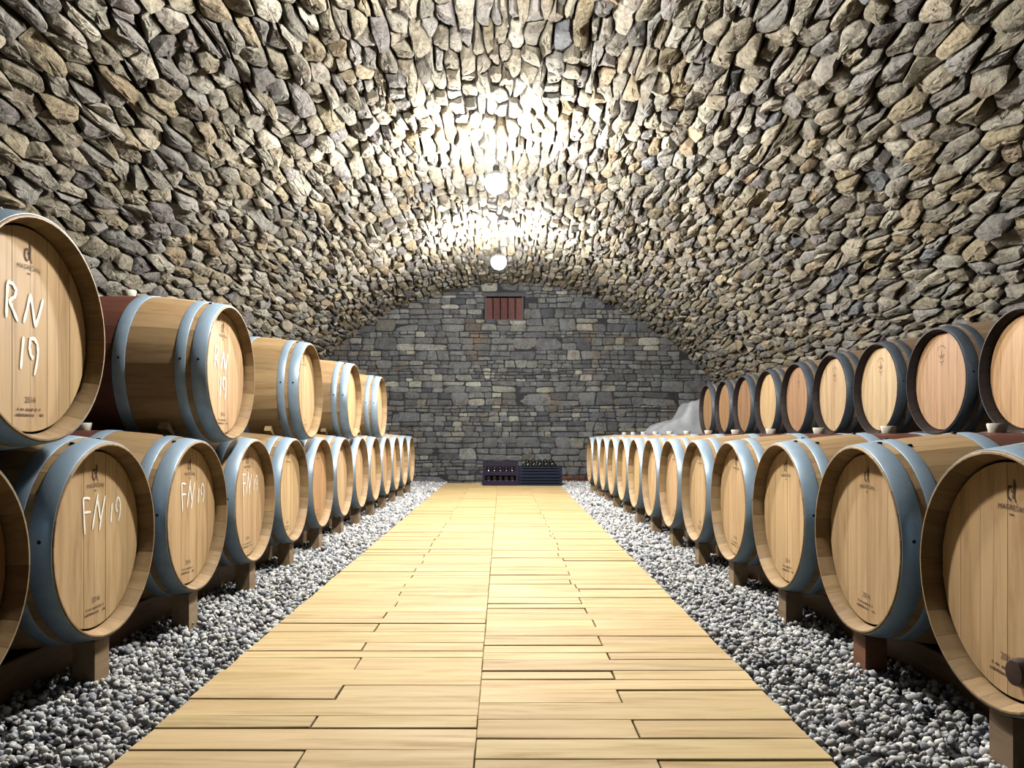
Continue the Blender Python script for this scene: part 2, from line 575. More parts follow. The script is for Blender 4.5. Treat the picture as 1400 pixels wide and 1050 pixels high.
while z < 3.5:
    h = rnd.choice([.10, .12, .15, .17, .20]) * rnd.uniform(.9, 1.1)
    if z > 1.9: h *= 1.08
    i += 1; nxt = bed(z + h, i)
    x = -4.3 + rnd.uniform(0, .3); j0 = 0
    while x < 4.4:
        ln = rnd.uniform(.22, .58); j1 = rnd.uniform(-.12, .12) * h
        lay(prev, nxt, x, x + ln, j0, j1, 0)
        x += ln; j0 = j1
    prev = nxt; z += h
items = []
for poly in raw:
    poly = inset(poly, .0050)
    if poly is None: continue
    A, cz_, cx_ = area_c(poly)
    if math.hypot(cx_ - CX, cz_ - CZ) > RAD + .03: continue
    LZ1 = WZ1 + .07
    if cz_ > 3.36: continue
    if WZ0 - .05 < cz_ < LZ1 + .05 or WX0 - .3 < cx_ < WX1 + .3:
        if WX0 < cx_ < WX1 and WZ0 < cz_ < LZ1: continue
        if WZ0 - .14 < cz_ < LZ1 + .14 and WX0 - .45 < cx_ < WX1 + .45:
            if WZ0 < cz_ < LZ1:
                poly = clip_axis(poly, 1, WX0 - .006, True) if cx_ < 0 else clip_axis(poly, 1, WX1 + .006, False)
            elif WX0 < cx_ < WX1:
                poly = clip_axis(poly, 0, WZ0 - .005, True) if cz_ < WZ0 + .1 else clip_axis(poly, 0, LZ1 + .005, False)
            else:
                inx = any(WX0 < p[1] < WX1 for p in poly) and any(WZ0 < p[0] < LZ1 for p in poly)
                if inx: poly = clip_axis(poly, 1, WX0 - .006, True) if cx_ < 0 else clip_axis(poly, 1, WX1 + .006, False)
            if not poly: continue
    if abs(area_c(poly)[0]) < .0008: continue
    col = pick(rnd, PAL_W)
    if .82 < cx_ < 1.45 and cz_ < .30 and rnd.random() < .7: col = (.20, .10, .075)
    v, f, c, A = stone_geo(poly, rnd, lambda s, t, d: (t, WALL_Y - d, s), rnd.uniform(.000, .016), rnd.uniform(.006, .013), .07, .02)
    n = (len(v) - 1) // 5
    items.append((v, f, col, seen_area(v, n)))
N_WALL = place_stones(items, wall_back, M_WSTONE, 'stone', False, 48)

# barred vent window
win = link('window_1', None, None, ((WX0 + WX1) / 2, WALL_Y, WZ0))
tag(win, 'small barred vent with red boards high in the end wall', 'window', kind='structure')
hw = (WX1 - WX0) / 2; hh = WZ1 - WZ0
link('lintel', MB().box(-hw - .05, hw + .05, -.03, .12, hh, hh + .065, .008).mesh('lintel', M_LINTEL), win)
for s_ in (-1, 1):
    link('jamb', MB().box(-.02, .02, 0, .34, 0, hh).mesh('jamb', M_LINTEL), win, (s_ * (hw - .005), 0, 0))
link('sill', MB().box(-hw, hw, -.012, .34, -.02, .012, .005).mesh('sill', M_LINTEL), win)
pw = (2 * hw - .03) / 5
bd = MB().box(-pw / 2 + .003, pw / 2 - .003, 0, .03, 0, hh, .004).mesh('red_board', M_REDWOOD)
br = MB().lathe([(.011, 0), (.011, hh)], 10).mesh('iron_bar', M_IRON, 40)
for k in range(5): link('red_board', bd, win, (-hw + .015 + pw * (k + .5), .11, 0))
for k in range(4): link('iron_bar', br, win, (-hw + .015 + pw * (k + 1), .045, 0))
link('backing', MB().box(-hw, hw, .33, .35, 0, hh).mesh('backing', M_IRON), win)

# ------------------------------------------------------------------ boardwalk
deck = link('boardwalk', None, None, (-.06, 6, 0))
tag(deck, 'boardwalk of pale yellow planks laid crosswise down the cellar aisle', 'boardwalk')
rnd = random.Random(5)
def edge_l(y): return -.90 - .0028 * y
def edge_r(y): return .752 + .0075 * y
def mid(y): return -.064 - .0040 * y
Y_END = 11.98
def plank(x0, x1, ya, yb, bow):
    """ya/yb: (start, end) y at x0 and x1; edges bow a little so the joints open and close"""
    n = 5
    th = DECK_Z - rnd.uniform(0, .0045)
    tilt = rnd.uniform(-.0018, .0018)
    lo = []; hi = []
    for i in range(n):
        q = i / (n - 1); x = x0 + (x1 - x0) * q
        bw = 4 * q * (1 - q)
        lo.append((x, ya[0] + (ya[1] - ya[0]) * q + bow[0] * bw)); hi.append((x, yb[0] + (yb[1] - yb[0]) * q + bow[1] * bw))
    ol = lo + hi[::-1]
    cx, cy = (x0 + x1) / 2, (ya[0] + yb[1]) / 2
    e = .0018
    v = []
    for zz, ins in ((0.0, 0), (th - e, 0), (th, e)):
        for k, (x, y) in enumerate(ol):
            sx = ins if k % (2 * n) in (0, 2 * n - 1) else (-ins if k in (n - 1, n) else 0)
            sy = ins if k < n else -ins
            v.append((x + sx - cx, y + sy - cy, zz + (tilt * (1 if k < n else -1) if zz else 0)))
    m_ = 2 * n; f = [tuple(range(m_ - 1, -1, -1)), tuple(range(2 * m_, 3 * m_))]
    for r in range(2):
        for k in range(m_):
            f.append((r * m_ + k, r * m_ + (k + 1) % m_, (r + 1) * m_ + (k + 1) % m_, (r + 1) * m_ + k))
    me = mesh('plank', v, f, M_PLANK)
    o = link('plank', me, deck, (cx + .06, cy - 6, 0))
    g = rnd.uniform(.93, 1.05)
    o.color = (g, g * rnd.uniform(.98, 1.015), g * rnd.uniform(.93, 1.03), 1)
    return o
N_PL = 0
for side in (0, 1):
    y = .95; k = side
    while y < Y_END:
        wd = rnd.choice([.085, .10, .115, .125, .14]) * rnd.uniform(.95, 1.05)
        y2 = min(y + wd, Y_END)
        if Y_END - y2 < .05: y2 = Y_END
        mj = mid(y) + (rnd.uniform(-.0012, .0005) if side == 0 else rnd.uniform(-.0005, .0012))
        x0, x1 = (edge_l(y), mj - .0006) if side == 0 else (mj + .0006, edge_r(y))
        x0 += rnd.uniform(-.004, .002) if side == 0 else 0
        x1 += rnd.uniform(-.002, .004) if side == 1 else 0
        segs = [(x0, x1)]
        if k % 2 == 0 or rnd.random() < .12:
            j = (x0 + x1) / 2 + rnd.uniform(-.015, .015)
            segs = [(x0, j - .0025), (j + .0025, x1)]
        for (a, c) in segs:
            g = [rnd.choice([0, 0, .0004, .001, .002, .006]) * rnd.uniform(.5, 1.2) for _ in range(4)]
            plank(a, c, (y + g[0], y + g[1]), (y2 - g[2], y2 - g[3]), (rnd.uniform(-.002, .0025), -rnd.uniform(-.002, .0025)))
            N_PL += 1
        y = y2; k += 1
    
# ------------------------------------------------------------------ gravel
ICO = None
def ico():
    t = (1 + 5 ** .5) / 2
    v = np.array([(-1, t, 0), (1, t, 0), (-1, -t, 0), (1, -t, 0), (0, -1, t), (0, 1, t), (0, -1, -t), (0, 1, -t),
                  (t, 0, -1), (t, 0, 1), (-t, 0, -1), (-t, 0, 1)], float)
    v /= np.linalg.norm(v[0])
    f = [(0, 11, 5), (0, 5, 1), (0, 1, 7), (0, 7, 10), (0, 10, 11), (1, 5, 9), (5, 11, 4), (11, 10, 2), (10, 7, 6), (7, 1, 8),
         (3, 9, 4), (3, 4, 2), (3, 2, 6), (3, 6, 8), (3, 8, 9), (4, 9, 5), (2, 4, 11), (6, 2, 10), (8, 6, 7), (9, 8, 1)]
    return v, np.array(f)
def gravel(name, side, label):
    rg = np.random.default_rng(31 + side)
    IV, IF = ico()
    P = []; S = []
    for (ya, yb, dens, sz) in ((1.0, 4.6, 3700, .0110), (4.6, 8, 2100, .0142), (8, WALL_Y - .02, 1100, .019)):
        wdt = .86
        n = int(dens * wdt * (yb - ya))
        y = rg.uniform(ya, yb, n); q = rg.uniform(0, 1, n)
        if side < 0: x = (-.90 - .0028 * y - .008) - q * wdt
        else: x = (.752 + .0075 * y + .008) + q * wdt
        zz = rg.uniform(.002, .036, n) + .006 * np.sin(y * 5.1 + x * 7)
        P.append(np.stack([x, y, zz], 1)); S.append(sz * rg.uniform(.62, 1.45, n))
    P = np.concatenate(P); S = np.concatenate(S); n = len(P)
    sc = S[:, None] * rg.uniform(.55, 1.25, (n, 3)); sc[:, 2] *= .8
    V = IV[None] * (1 + rg.uniform(-.32, .28, (n, 12, 1))) * sc[:, None, :]
    # random rotations
    qn = rg.normal(size=(n, 4)); qn /= np.linalg.norm(qn, axis=1)[:, None]
    a, b_, c, d = qn.T
    R = np.stack([np.stack([1 - 2 * (c * c + d * d), 2 * (b_ * c - a * d), 2 * (b_ * d + a * c)], 1),
                  np.stack([2 * (b_ * c + a * d), 1 - 2 * (b_ * b_ + d * d), 2 * (c * d - a * b_)], 1),
                  np.stack([2 * (b_ * d - a * c), 2 * (c * d + a * b_), 1 - 2 * (b_ * b_ + c * c)], 1)], 1)
    V = np.einsum('nij,nkj->nki', R, V) + P[:, None, :]
    V = V.reshape(-1, 3)
    Fc = (IF[None] + (np.arange(n) * 12)[:, None, None]).reshape(-1)
    me = bpy.data.meshes.new(name)
    me.vertices.add(len(V)); me.vertices.foreach_set('co', V.astype(np.float32).ravel())
    nt = n * 20
    me.loops.add(nt * 3); me.loops.foreach_set('vertex_index', Fc.astype(np.int32))
    me.polygons.add(nt); me.polygons.foreach_set('loop_start', (np.arange(nt) * 3).astype(np.int32))
    me.update(calc_edges=True)
    base = np.array([(.40, .405, .41), (.31, .325, .35), (.50, .495, .475), (.20, .215, .25), (.62, .61, .58), (.36, .34, .32)])
    k = rg.choice(6, n, p=[.3, .22, .2, .1, .08, .1])
    C = base[k] * rg.uniform(1.45, 2.5, (n, 1))
    C = np.concatenate([C, np.ones((n, 1))], 1).repeat(12, 0)
    at = me.color_attributes.new('tone', 'FLOAT_COLOR', 'POINT')
    at.data.foreach_set('color', C.astype(np.float32).ravel())
    me.materials.append(M_GRAVEL)
    o = link(name, me)
    tag(o, label, 'gravel', kind='stuff')
gravel('gravel', -1, 'grey crushed gravel between the boardwalk and the chalked barrel rows')
gravel('gravel', 1, 'grey crushed gravel between the boardwalk and the unchalked barrels')

# ------------------------------------------------------------------ barrels
L, RH, RB = .95, .302, .3475
NST = 26
def rad(t): return RB - (RB - RH) * abs(2 * t / L - 1) ** 2
TS = [0, .004, .022, .042, .06, .12, .20, .29, .38, .475, .57, .66, .75, .83, .89, .908, .928, .946, .95]
def stave_geo(a0, a1, outer=0.0):
    v = []; f = []
    aa = [a0, (a0 + a1) / 2, a1]
    for t in TS:
        r = rad(t) + outer
        e = .003 if t in (0, L) else 0
        ri = r - .0075 - .021 * min(min(t, L - t) / .042, 1)     # the chime thins out towards its lip
        for a in aa: v.append((-t, (r - e) * math.sin(a), (r - e) * math.cos(a)))
        for a in aa[::-1]: v.append((-t, ri * math.sin(a), ri * math.cos(a)))
    n = len(TS)
    for i in range(n - 1):
        for k in range(6):
            k2 = (k + 1) % 6
            f.append((i * 6 + k, (i + 1) * 6 + k, (i + 1) * 6 + k2, i * 6 + k2))
    for o, rev in ((0, False), ((n - 1) * 6, True)):
        for q in ((0, 1, 4, 5), (1, 2, 3, 4)):
            q = tuple(o + k for k in q)
            f.append(q[::-1] if rev else q)
    return v, f
DA = 2 * math.pi / NST
EPS = .0014
sv, sf = stave_geo(-DA / 2 + EPS, DA / 2 - EPS)
def body_mesh(mat, name):
    v = []; f = []; c = []
    r = random.Random(3)
    for k in range(NST):
        a = k * DA
        q, g = stave_geo(a - DA / 2 + EPS, a + DA / 2 - EPS, r.uniform(-.0006, .0006))
        o = len(v); v += q; f += [tuple(i + o for i in p) for p in g]
        tn = r.random(); c += [(tn, tn, tn, 1)] * len(q)
    return mesh(name, v, f, mat, 35, c, 'tone')
ME_STAVE = mesh('stave', sv, sf, M_STAVE, 35)
ME_BODY = body_mesh(M_STAVE, 'staves')
ME_BODY_OLD = body_mesh(M_STAVE_OLD, 'aged_staves')

HR = RH - .0275
XH = -.047
def head_strip(u0, u1):
    p = []
    for i in range(6):
        u = u0 + (u1 - u0) * i / 5; p.append((u, -math.sqrt(max(HR * HR - u * u, 1e-6))))
    for i in range(6):
        u = u1 + (u0 - u1) * i / 5; p.append((u, math.sqrt(max(HR * HR - u * u, 1e-6))))
    return p
def head_meshes(nb, seed):
    r = random.Random(seed)
    cuts = [0]
    for k in range(nb): cuts.append(cuts[-1] + r.uniform(.75, 1.25))
    cuts = [-HR + .002 + (2 * HR - .004) * c / cuts[-1] for c in cuts]
    out = []
    for a, c in zip(cuts, cuts[1:]):
        out.append((MB().prism(head_strip(a + .0007, c - .0007), lambda u, v, d: (d, u, v), XH - .022, XH - r.uniform(0, .0008))))
    return out
def board_meshes(seed):
    return [m_.mesh('head_board', M_HEAD) for m_ in head_meshes(8, seed)]
HEADS = [board_meshes(s_) for s_ in (1, 2, 3)]
def joined_head(seed):
    v = []; f = []; c = []
    r = random.Random(seed)
    for m_ in head_meshes(8, seed):
        o = len(v); v += m_.v; f += [tuple(i + o for i in q) for q in m_.f]
        tn = r.random(); c += [(tn, tn, tn, 1)] * len(m_.v)
    return mesh('head', v, f, M_HEAD, None, c, 'tone')
JHEADS = [joined_head(s_) for s_ in (1, 2, 3)]
ME_BACK = MB().prism([(HR * math.cos(2 * math.pi * k / 40), HR * math.sin(2 * math.pi * k / 40)) for k in range(40)],
                     lambda u, v, d: (d, u, v), -L + .047, -L + .069).mesh('back_head', M_HEAD)
def hoop_mesh(t0, t1, mat, name):
    n = 72; v = []; f = []
    ts = [t0, t0, t0 + .002, (t0 + t1) / 2, t1 - .002, t1, t1]
    of = [.0002, .0018, .0030, .0030, .0030, .0018, .0002]
    for t, e in zip(ts, of):
        for k in range(n):
            a = 2 * math.pi * k / n
            r = rad(t) + e
            v.append((-t, r * math.sin(a), r * math.cos(a)))
    for i in range(len(ts) - 1):
        for k in range(n):
            k2 = (k + 1) % n
            f.append((i * n + k, (i + 1) * n + k, (i + 1) * n + k2, i * n + k2))
    return mesh(name, v, f, mat, 50)
HB = [(.0035, .062), (.084, .126), (.322, .374)]
HB = HB + [(L - b_, L - a) for a, b_ in HB[::-1]]
HOOPS = {m_: [hoop_mesh(a, b_, mt, 'hoop') for a, b_ in HB] for m_, mt in (('new', M_HOOP), ('old', M_HOOP_DARK))}
def rivet_mesh(t, a):
    r = rad(t) + .0028
    M = Matrix.Rotation(-a, 4, 'X') @ Matrix.Translation((-t, 0, r))
    return MB().lathe([(.0055, -.001), (.0055, .0012), (.003, .0025)], 10, M=M).mesh('rivet', M_RIVET, 40)
RIV_L = [(0, rivet_mesh(.034, math.radians(-84))), (1, rivet_mesh(.105, math.radians(-84))), (2, rivet_mesh(.348, math.radians(-84)))]
RIV_R = [(0, rivet_mesh(.034, math.radians(84))), (1, rivet_mesh(.105, math.radians(84))), (2, rivet_mesh(.348, math.radians(84)))]
def nail_mesh(t, a):
    r = rad(t) + .002
    M = Matrix.Rotation(-a, 4, 'X') @ Matrix.Translation((-t, 0, r))
    return MB().box(-.007, .007, -.004, .004, -.001, .005, .001, M=M).mesh('hoop_nail', M_RIVET)
NAILS = [(h, nail_mesh(t, math.radians(a))) for h, t, a in ((0, .064, -18), (0, .064, 9), (1, .128, 20), (1, .128, -6), (2, .319, 4))]
ME_BUNG = MB().lathe([(.021, -.012), (.026, .003), (.031, .026), (.0295, .029), (.012, .029)], 20).mesh('bung', M_BUNG, 40)

# --- writing and brand marks on the heads (local y = to the right, z = up, on the head face)
def text_verts(body, size, spacing=1.0):
    cu = bpy.data.curves.new('t', 'FONT'); cu.body = body; cu.size = size; cu.align_x = 'CENTER'
    cu.space_character = spacing; cu.resolution_u = 2
    o = bpy.data.objects.new('t', cu); COL.objects.link(o)
    dg = bpy.context.evaluated_depsgraph_get()
    me = bpy.data.meshes.new_from_object(o.evaluated_get(dg))
    v = [(p.co.x, p.co.y) for p in me.vertices]; f = [tuple(p.vertices) for p in me.polygons]
    bpy.data.objects.remove(o); bpy.data.curves.remove(cu); bpy.data.meshes.remove(me)
    return v, f
XF = XH + .0009
def flat(mbld, pts, faces, du=0, dv=0, rot=0, bend=0):
    c, s_ = math.cos(rot), math.sin(rot)
    q = []
    for u, v in pts:
        v = v - bend * u * u
        q.append((XF, du + u * c - v * s_, dv + u * s_ + v * c))
    mbld.add(q, faces)
def stroke(mbld, pts, w0, x=XF + .0003, rnd_=None):
    """hand-drawn line as a flat ribbon with uneven width"""
    r = rnd_ or random.Random(1)
    P = []
    for (a, b_) in zip(pts, pts[1:]):
        for i in range(4): P.append((a[0] + (b_[0] - a[0]) * i / 4, a[1] + (b_[1] - a[1]) * i / 4))
    P.append(pts[-1])
    v = []; n = len(P)
    for i, p in enumerate(P):
        a = P[max(i - 1, 0)]; b_ = P[min(i + 1, n - 1)]
        dx, dy = b_[0] - a[0], b_[1] - a[1]; l_ = math.hypot(dx, dy) or 1
        ww = w0 * r.uniform(.75, 1.2) * (.7 if i in (0, n - 1) else 1)
        v += [(x, p[0] - dy / l_ * ww, p[1] + dx / l_ * ww), (x, p[0] + dy / l_ * ww, p[1] - dx / l_ * ww)]
    mbld.add(v, [(2 * i + 1, 2 * i + 3, 2 * i + 2, 2 * i) for i in range(n - 1)])
def rect(mbld, u0, u1, v0, v1): mbld.add([(XF, u0, v0), (XF, u1, v0), (XF, u1, v1), (XF, u0, v1)], [(0, 1, 2, 3)])

def emblem_geo():
    b = MB()
    # rounded hook at one side, tall jagged figure at the other
    stroke(b, [(-.004, .186), (-.012, .189), (-.0165, .196), (-.017, .206), (-.0145, .215), (-.008, .2185), (-.002, .216)], .0026, XF)
    b.add([(XF, p, q) for p, q in ((.001, .205), (.008, .199), (.011, .222), (.006, .236), (.003, .236), (.0025, .220))], [(0, 1, 2, 3, 4, 5)])
    b.add([(XF, p, q) for p, q in ((.001, .205), (-.002, .212), (-.005, .207), (-.001, .203))], [(3, 2, 1, 0)])
    stroke(b, [(.008, .200), (.006, .192), (.010, .190), (.013, .182)], .0018, XF)
    stroke(b, [(.004, .203), (.001, .195), (.003, .190)], .0015, XF)
    v, f = text_verts('MAGREŠAN', .0185, 1.06); flat(b, v, f, 0, .163, 0, .9)
    for k in range(3): rect(b, -.0075 + k * .0052, -.0040 + k * .0052, .1505, .1545)
    return b
def foot_geo():
    b = MB()
    v, f = text_verts('2014', .024); flat(b, v, f, .0, -.196)
    r = random.Random(9)
    for vv, u0, u1 in ((-.214, -.055, .050), (-.229, -.062, .056)):
        u = u0
        while u < u1:
            w_ = r.uniform(.003, .007); 
            if r.random() < .82: rect(b, u, u + w_, vv - r.uniform(.003, .0045), vv + r.uniform(.002, .004))
            u += w_ + r.uniform(.0015, .004)
    return b
ME_BRAND = emblem_geo().mesh('brand_mark', M_INK)
ME_FOOT = foot_geo().mesh('vintage_mark', M_INK_FADED)
def old_crest():
    b = MB()
    for k in range(7):
        a = math.radians(150 - 20 * k); c, s_ = math.cos(a), math.sin(a)
        stroke(b, [(.034 * c, .165 + .034 * s_), (.045 * c, .165 + .045 * s_)], .0028, XF)
    b.add([(XF, p, q) for p, q in ((-.009, .135), (.009, .135), (.004, .160), (0, .187), (-.004, .160))], [(0, 1, 2, 3, 4)])
    for s_ in (-1, 1):
        stroke(b, [(s_ * .006, .140), (s_ * .020, .146), (s_ * .027, .152)], .0035, XF)
        stroke(b, [(s_ * .004, .134), (s_ * .018, .130)], .003, XF)
    stroke(b, [(-.020, .118), (-.008, .110), (.008, .110), (.020, .118)], .0032, XF)
    b.add([(XF, p, q) for p, q in ((-.005, .092), (.005, .092), (.005, .100), (-.005, .100))], [(0, 1, 2, 3)])
    return b
ME_CREST = old_crest().mesh('crest_mark', M_INK_FADED)
def chalk_FN():
    b = MB(); W = .0038
    stroke(b, [(-.071, .133), (-.068, .09), (-.062, .021)], W); stroke(b, [(-.071, .133), (-.052, .133), (-.033, .129)], W)
    stroke(b, [(-.066, .089), (-.029, .088)], W)
    stroke(b, [(-.020, .032), (-.004, .09), (.013, .142)], W); stroke(b, [(.008, .125), (.018, .09), (.026, .058)], W)
    stroke(b, [(.020, .024), (.036, .08), (.056, .132)], W)
    stroke(b, [(.099, .104), (.093, .07), (.090, .041)], W)
    stroke(b, [(.132, .072), (.123, .082), (.122, .100), (.132, .119), (.142, .117), (.150, .100), (.151, .080), (.147, .06), (.138, .041)], W)
    return b
def chalk_RN():
    b = MB(); W = .0052
    stroke(b, [(-.090, .115), (-.094, .07), (-.096, .020)], W)
    stroke(b, [(-.090, .115), (-.070, .112), (-.056, .098), (-.062, .080), (-.084, .066), (-.070, .045), (-.050, .016)], W)
    stroke(b, [(-.026, .016), (-.010, .06), (.003, .100)], W); stroke(b, [(.003, .100), (.013, .06), (.024, .012)], W)
    stroke(b, [(.024, .012), (.042, .05), (.060, .096)], W)
    stroke(b, [(-.026, -.020), (-.032, -.06), (-.038, -.108)], W)
    stroke(b, [(.016, -.076), (.004, -.066), (-.002, -.044), (.003, -.022), (.020, -.020), (.034, -.034), (.036, -.06), (.030, -.09), (.020, -.120)], W)
    return b
ME_FN = chalk_FN().mesh('chalk_writing', M_CHALK)
ME_RN = chalk_RN().mesh('chalk_writing', M_CHALK)
ME_PLUG = MB().lathe([(.034, XH - .004), (.034, XH + .010), (.028, XH + .026), (.012, XH + .027)], 24, axis='x').mesh('head_plug', M_BUNG_DARK, 40)

rb = random.Random(77)
def barrel(x, y, zc, left, label, group, detail, old=False, chalk=None, brand=True, head_col=(1, 1, 1), body_col=(1, 1, 1), plug=False, hoop=None):
    root = link('wine_barrel', None, None, (x, y, zc - .35), (0, 0, 0 if left else math.pi))
    tag(root, label, 'barrel', group)
    Z = (0, 0, .35)
    rx = rb.uniform(-.10, .10) if detail < 2 else 0
    if detail == 2 and not old:
        off = rb.random() * DA
        for k in range(NST):
            o = link('stave', ME_STAVE, root, Z, (off + k * DA, 0, 0)); o.color = (*body_col, 1)
    else:
        o = link('staves', ME_BODY_OLD if old else ME_BODY, root, Z, (rb.random() * 6, 0, 0)); o.color = (*body_col, 1)
    hd = rb.randrange(3)
    if detail >= 1:
        for me in HEADS[hd]:
            o = link('head_board', me, root, Z, (rx * .0, 0, 0)); o.color = (*head_col, 1)
    else:
        o = link('head', JHEADS[hd], root, Z); o.color = (*head_col, 1)
    o = link('back_head', ME_BACK, root, Z); o.color = (*head_col, 1)
    kind = hoop or ('old' if old else 'new')
    hs = [link('hoop', me, root, Z, (rb.random() * 6 * 0, 0, 0)) for me in HOOPS[kind]]
    if detail >= 1:
        for h, me in (RIV_L if left else RIV_R): link('rivet', me, hs[h])
        if detail == 2 and not old:
            for h, me in NAILS: link('hoop_nail', me, hs[h])
    link('bung', ME_BUNG, root, (-L / 2, 0, .35 + rad(L / 2)))
    tw = (rb.uniform(-.07, .07), 0, 0)
    if brand:
        if old: link('crest_mark', ME_CREST, root, Z, tw)
        else:
            link('brand_mark', ME_BRAND, root, Z, tw); link('vintage_mark', ME_FOOT, root, Z, tw)
    if chalk: link('chalk_writing', ME_FN if chalk == 'FN' else ME_RN, root, Z)
    if plug: link('head_plug', ME_PLUG, root, (0, .05, .35 - .205))
    return root

PITCH = .70
XL, XR, XRU = -1.24, 1.14, 2.45
ZL, ZR = CAM_Z - .326, CAM_Z - .338
YL, YR, YRU = 2.37, 1.77, 3.60
def tint(r=.07): 
    k = rb.uniform(1 - r, 1 + r); return (k, k * rb.uniform(.97, 1.02), k * rb.uniform(.93, 1.03))
low_l = [(k, YL + PITCH * k) for k in range(-1, 12)]
for k, y in low_l:
    n = 12 - k
    ch = 'FN' if k in (0, 1, 2) else None
    lab = (f'oak barrel chalked FN 19, {ORD[n]} from the back wall in its low row' if ch else
           f'unchalked oak barrel, {ORD[n]} from back wall in the low row under RN 19 barrels')
    hc = tint()
    if k in (-1,): hc = (.55, .42, .36)
    if k == 4: hc = (.86, .74, .66)
    barrel(XL, y, ZL, True, lab, 'low row beneath the chalked barrels', 2 if y < 3.5 else (1 if y < 5.5 else 0), chalk=ch, brand=y < 5.3 and k >= 0, head_col=hc)
ZUL = ZL + .610
for j in range(5):
    y = YL - PITCH / 2 + 2 * PITCH * j + .02
    n = 5 - j
    ch = 'RN' if j < 2 else None
    lab = (f'oak barrel chalked RN 19 lying on the low row, {ORD[n]} from back wall' if ch else
           f'oak barrel lying alone on the chalked side\'s low row, {ORD[n]} from back wall')
    barrel(XL + .0, y, ZUL, True, lab, 'upper barrels spaced out above the low row', 2, chalk=ch, brand=j < 3, head_col=tint(.05), body_col=tint(.08))
low_r = [(k, YR + PITCH * k) for k in range(0, 13)]
for k, y in low_r:
    n = 13 - k
    lab = f'oak barrel in front low row before dark-hooped barrels, {ORD[n]} from the back wall'
    hc = tint()
    barrel(XR, y, ZR, False, lab, 'front low row before the dark-hooped barrels', 2 if y < 3.6 else (1 if y < 5.6 else 0), brand=y < 6.2, head_col=hc, plug=(k == 0))
ZUR = ZR + .645
HC = [(.90, .80, .72), (.70, .60, .58), (.84, .86, .86), (.74, .74, .74), (.56, .46, .44), (.84, .84, .80), (.48, .40, .38), (.54, .46, .42), (.54, .48, .44)]
for k in range(9):
    n = 9 - k
    barrel(XRU, YRU + PITCH * k, ZUR, False, f'aged barrel with dark weathered hoops in raised rear row, {ORD[n]} from the tarp',
           'dark-hooped raised rear row', 1 if k < 5 else 0, old=True, brand=(k in (1, 2, 3, 4)), head_col=tuple(.86 * c for c in HC[k]))
for k in range(10):
    n = 10 - k
    barrel(XRU - .02, YRU - PITCH / 2 + PITCH * k, ZUR - .609, False, f'aged barrel carrying the dark-hooped raised row, {ORD[n]} from the back wall',
           'rear low row under the dark-hooped barrels', 0, old=True, brand=False, head_col=(.7, .6, .5))

# ------------------------------------------------------------------ timber supports and wedges
def block_mesh(h):
    return MB().box(-.035, .035, -.042, .042, 0, h, .004).mesh('support_block', M_BEAM)
for rows, x, zc, left, txt in ((low_l, XL, ZL, True, 'chalked side'), (low_r, XR, ZR, False, 'unchalked side')):
    hgt = zc - rad(.20) + .004
    me = block_mesh(zc - rad(.06) + .004)
    for k, y in rows:
        n = (12 - k) if left else (13 - k)
        o = link('support_block', me, None, (x + (-.060 if left else .060), y + rb.uniform(-.01, .01), 0))
        o.color = (.58, .36, .32, 1) if (k == 1 and not left) else (*[c * .85 for c in tint(.15)], 1)
        tag(o, f'wooden block propping the {ORD[n]} low barrel from back wall on the {txt}', 'block', f'support blocks under the low row, {txt}')
    y0, y1 = rows[0][1] - .40, rows[-1][1] + .40
    for off, wh in ((.24, 'front'), (.74, 'rear')):
        h = zc - rad(off) + .003
        b = MB().box(-.04, .04, y0, y1, 0, h, .004)
        o = link('support_beam', b.mesh('support_beam', M_BEAM), None, (x + (-off if left else off), 0, 0))
        o.color = (.5, .45, .4, 1)
        tag(o, f'long {wh} timber beam lying under the low barrel row on the {txt}', 'beam', kind='thing')
for off, wh in ((.25, 'front'), (.72, 'rear')):
    h = ZUR - .609 - rad(off) + .003
    o = link('support_beam', MB().box(-.04, .04, YRU - .75, YRU + PITCH * 9 + .1, 0, h, .004).mesh('support_beam', M_BEAM), None, (XRU - .02 + off, 0, 0))
    tag(o, f'long {wh} timber beam under the rear row carrying dark-hooped barrels', 'beam', kind='thing')
wv = [(0, -.022), (.085, -.022 + .0), (.085, .022), (0, .022)]
def wedge_mesh():
    # thin at one end: local z runs along the wedge, y is its thickness
    v = [(-.02, -.004, -.03), (.02, -.004, -.03), (.02, .004, -.03), (-.02, .004, -.03),
         (-.02, -.017, .062), (.02, -.017, .062), (.02, .017, .062), (-.02, .017, .062)]
    f = [(3, 2, 1, 0), (4, 5, 6, 7), (0, 1, 5, 4), (1, 2, 6, 5), (2, 3, 7, 6), (3, 0, 4, 7)]
    return mesh('wooden_wedge', v, f, M_WEDGE)
ME_WEDGE = wedge_mesh()
for j in range(5):
    y = YL - PITCH / 2 + 2 * PITCH * j + .02
    for s_, wh in ((-1, 'door'), (1, 'back-wall')):
        a = math.atan2(ZUL - ZL, .35)            # direction between the centres
        py, pz = y + s_ * (.352 * math.cos(a) + .035), ZUL - .352 * math.sin(a) + .028
        o = link('wooden_wedge', ME_WEDGE, None, (XL - .20, py, pz), (s_ * -(math.pi / 2 - math.radians(34)), 0, 0))
        tag(o, f'small pale wedge on the {wh} side of upper barrel {ORD[5 - j]} from back wall', 'wedge', 'wedges chocking the upper barrels')

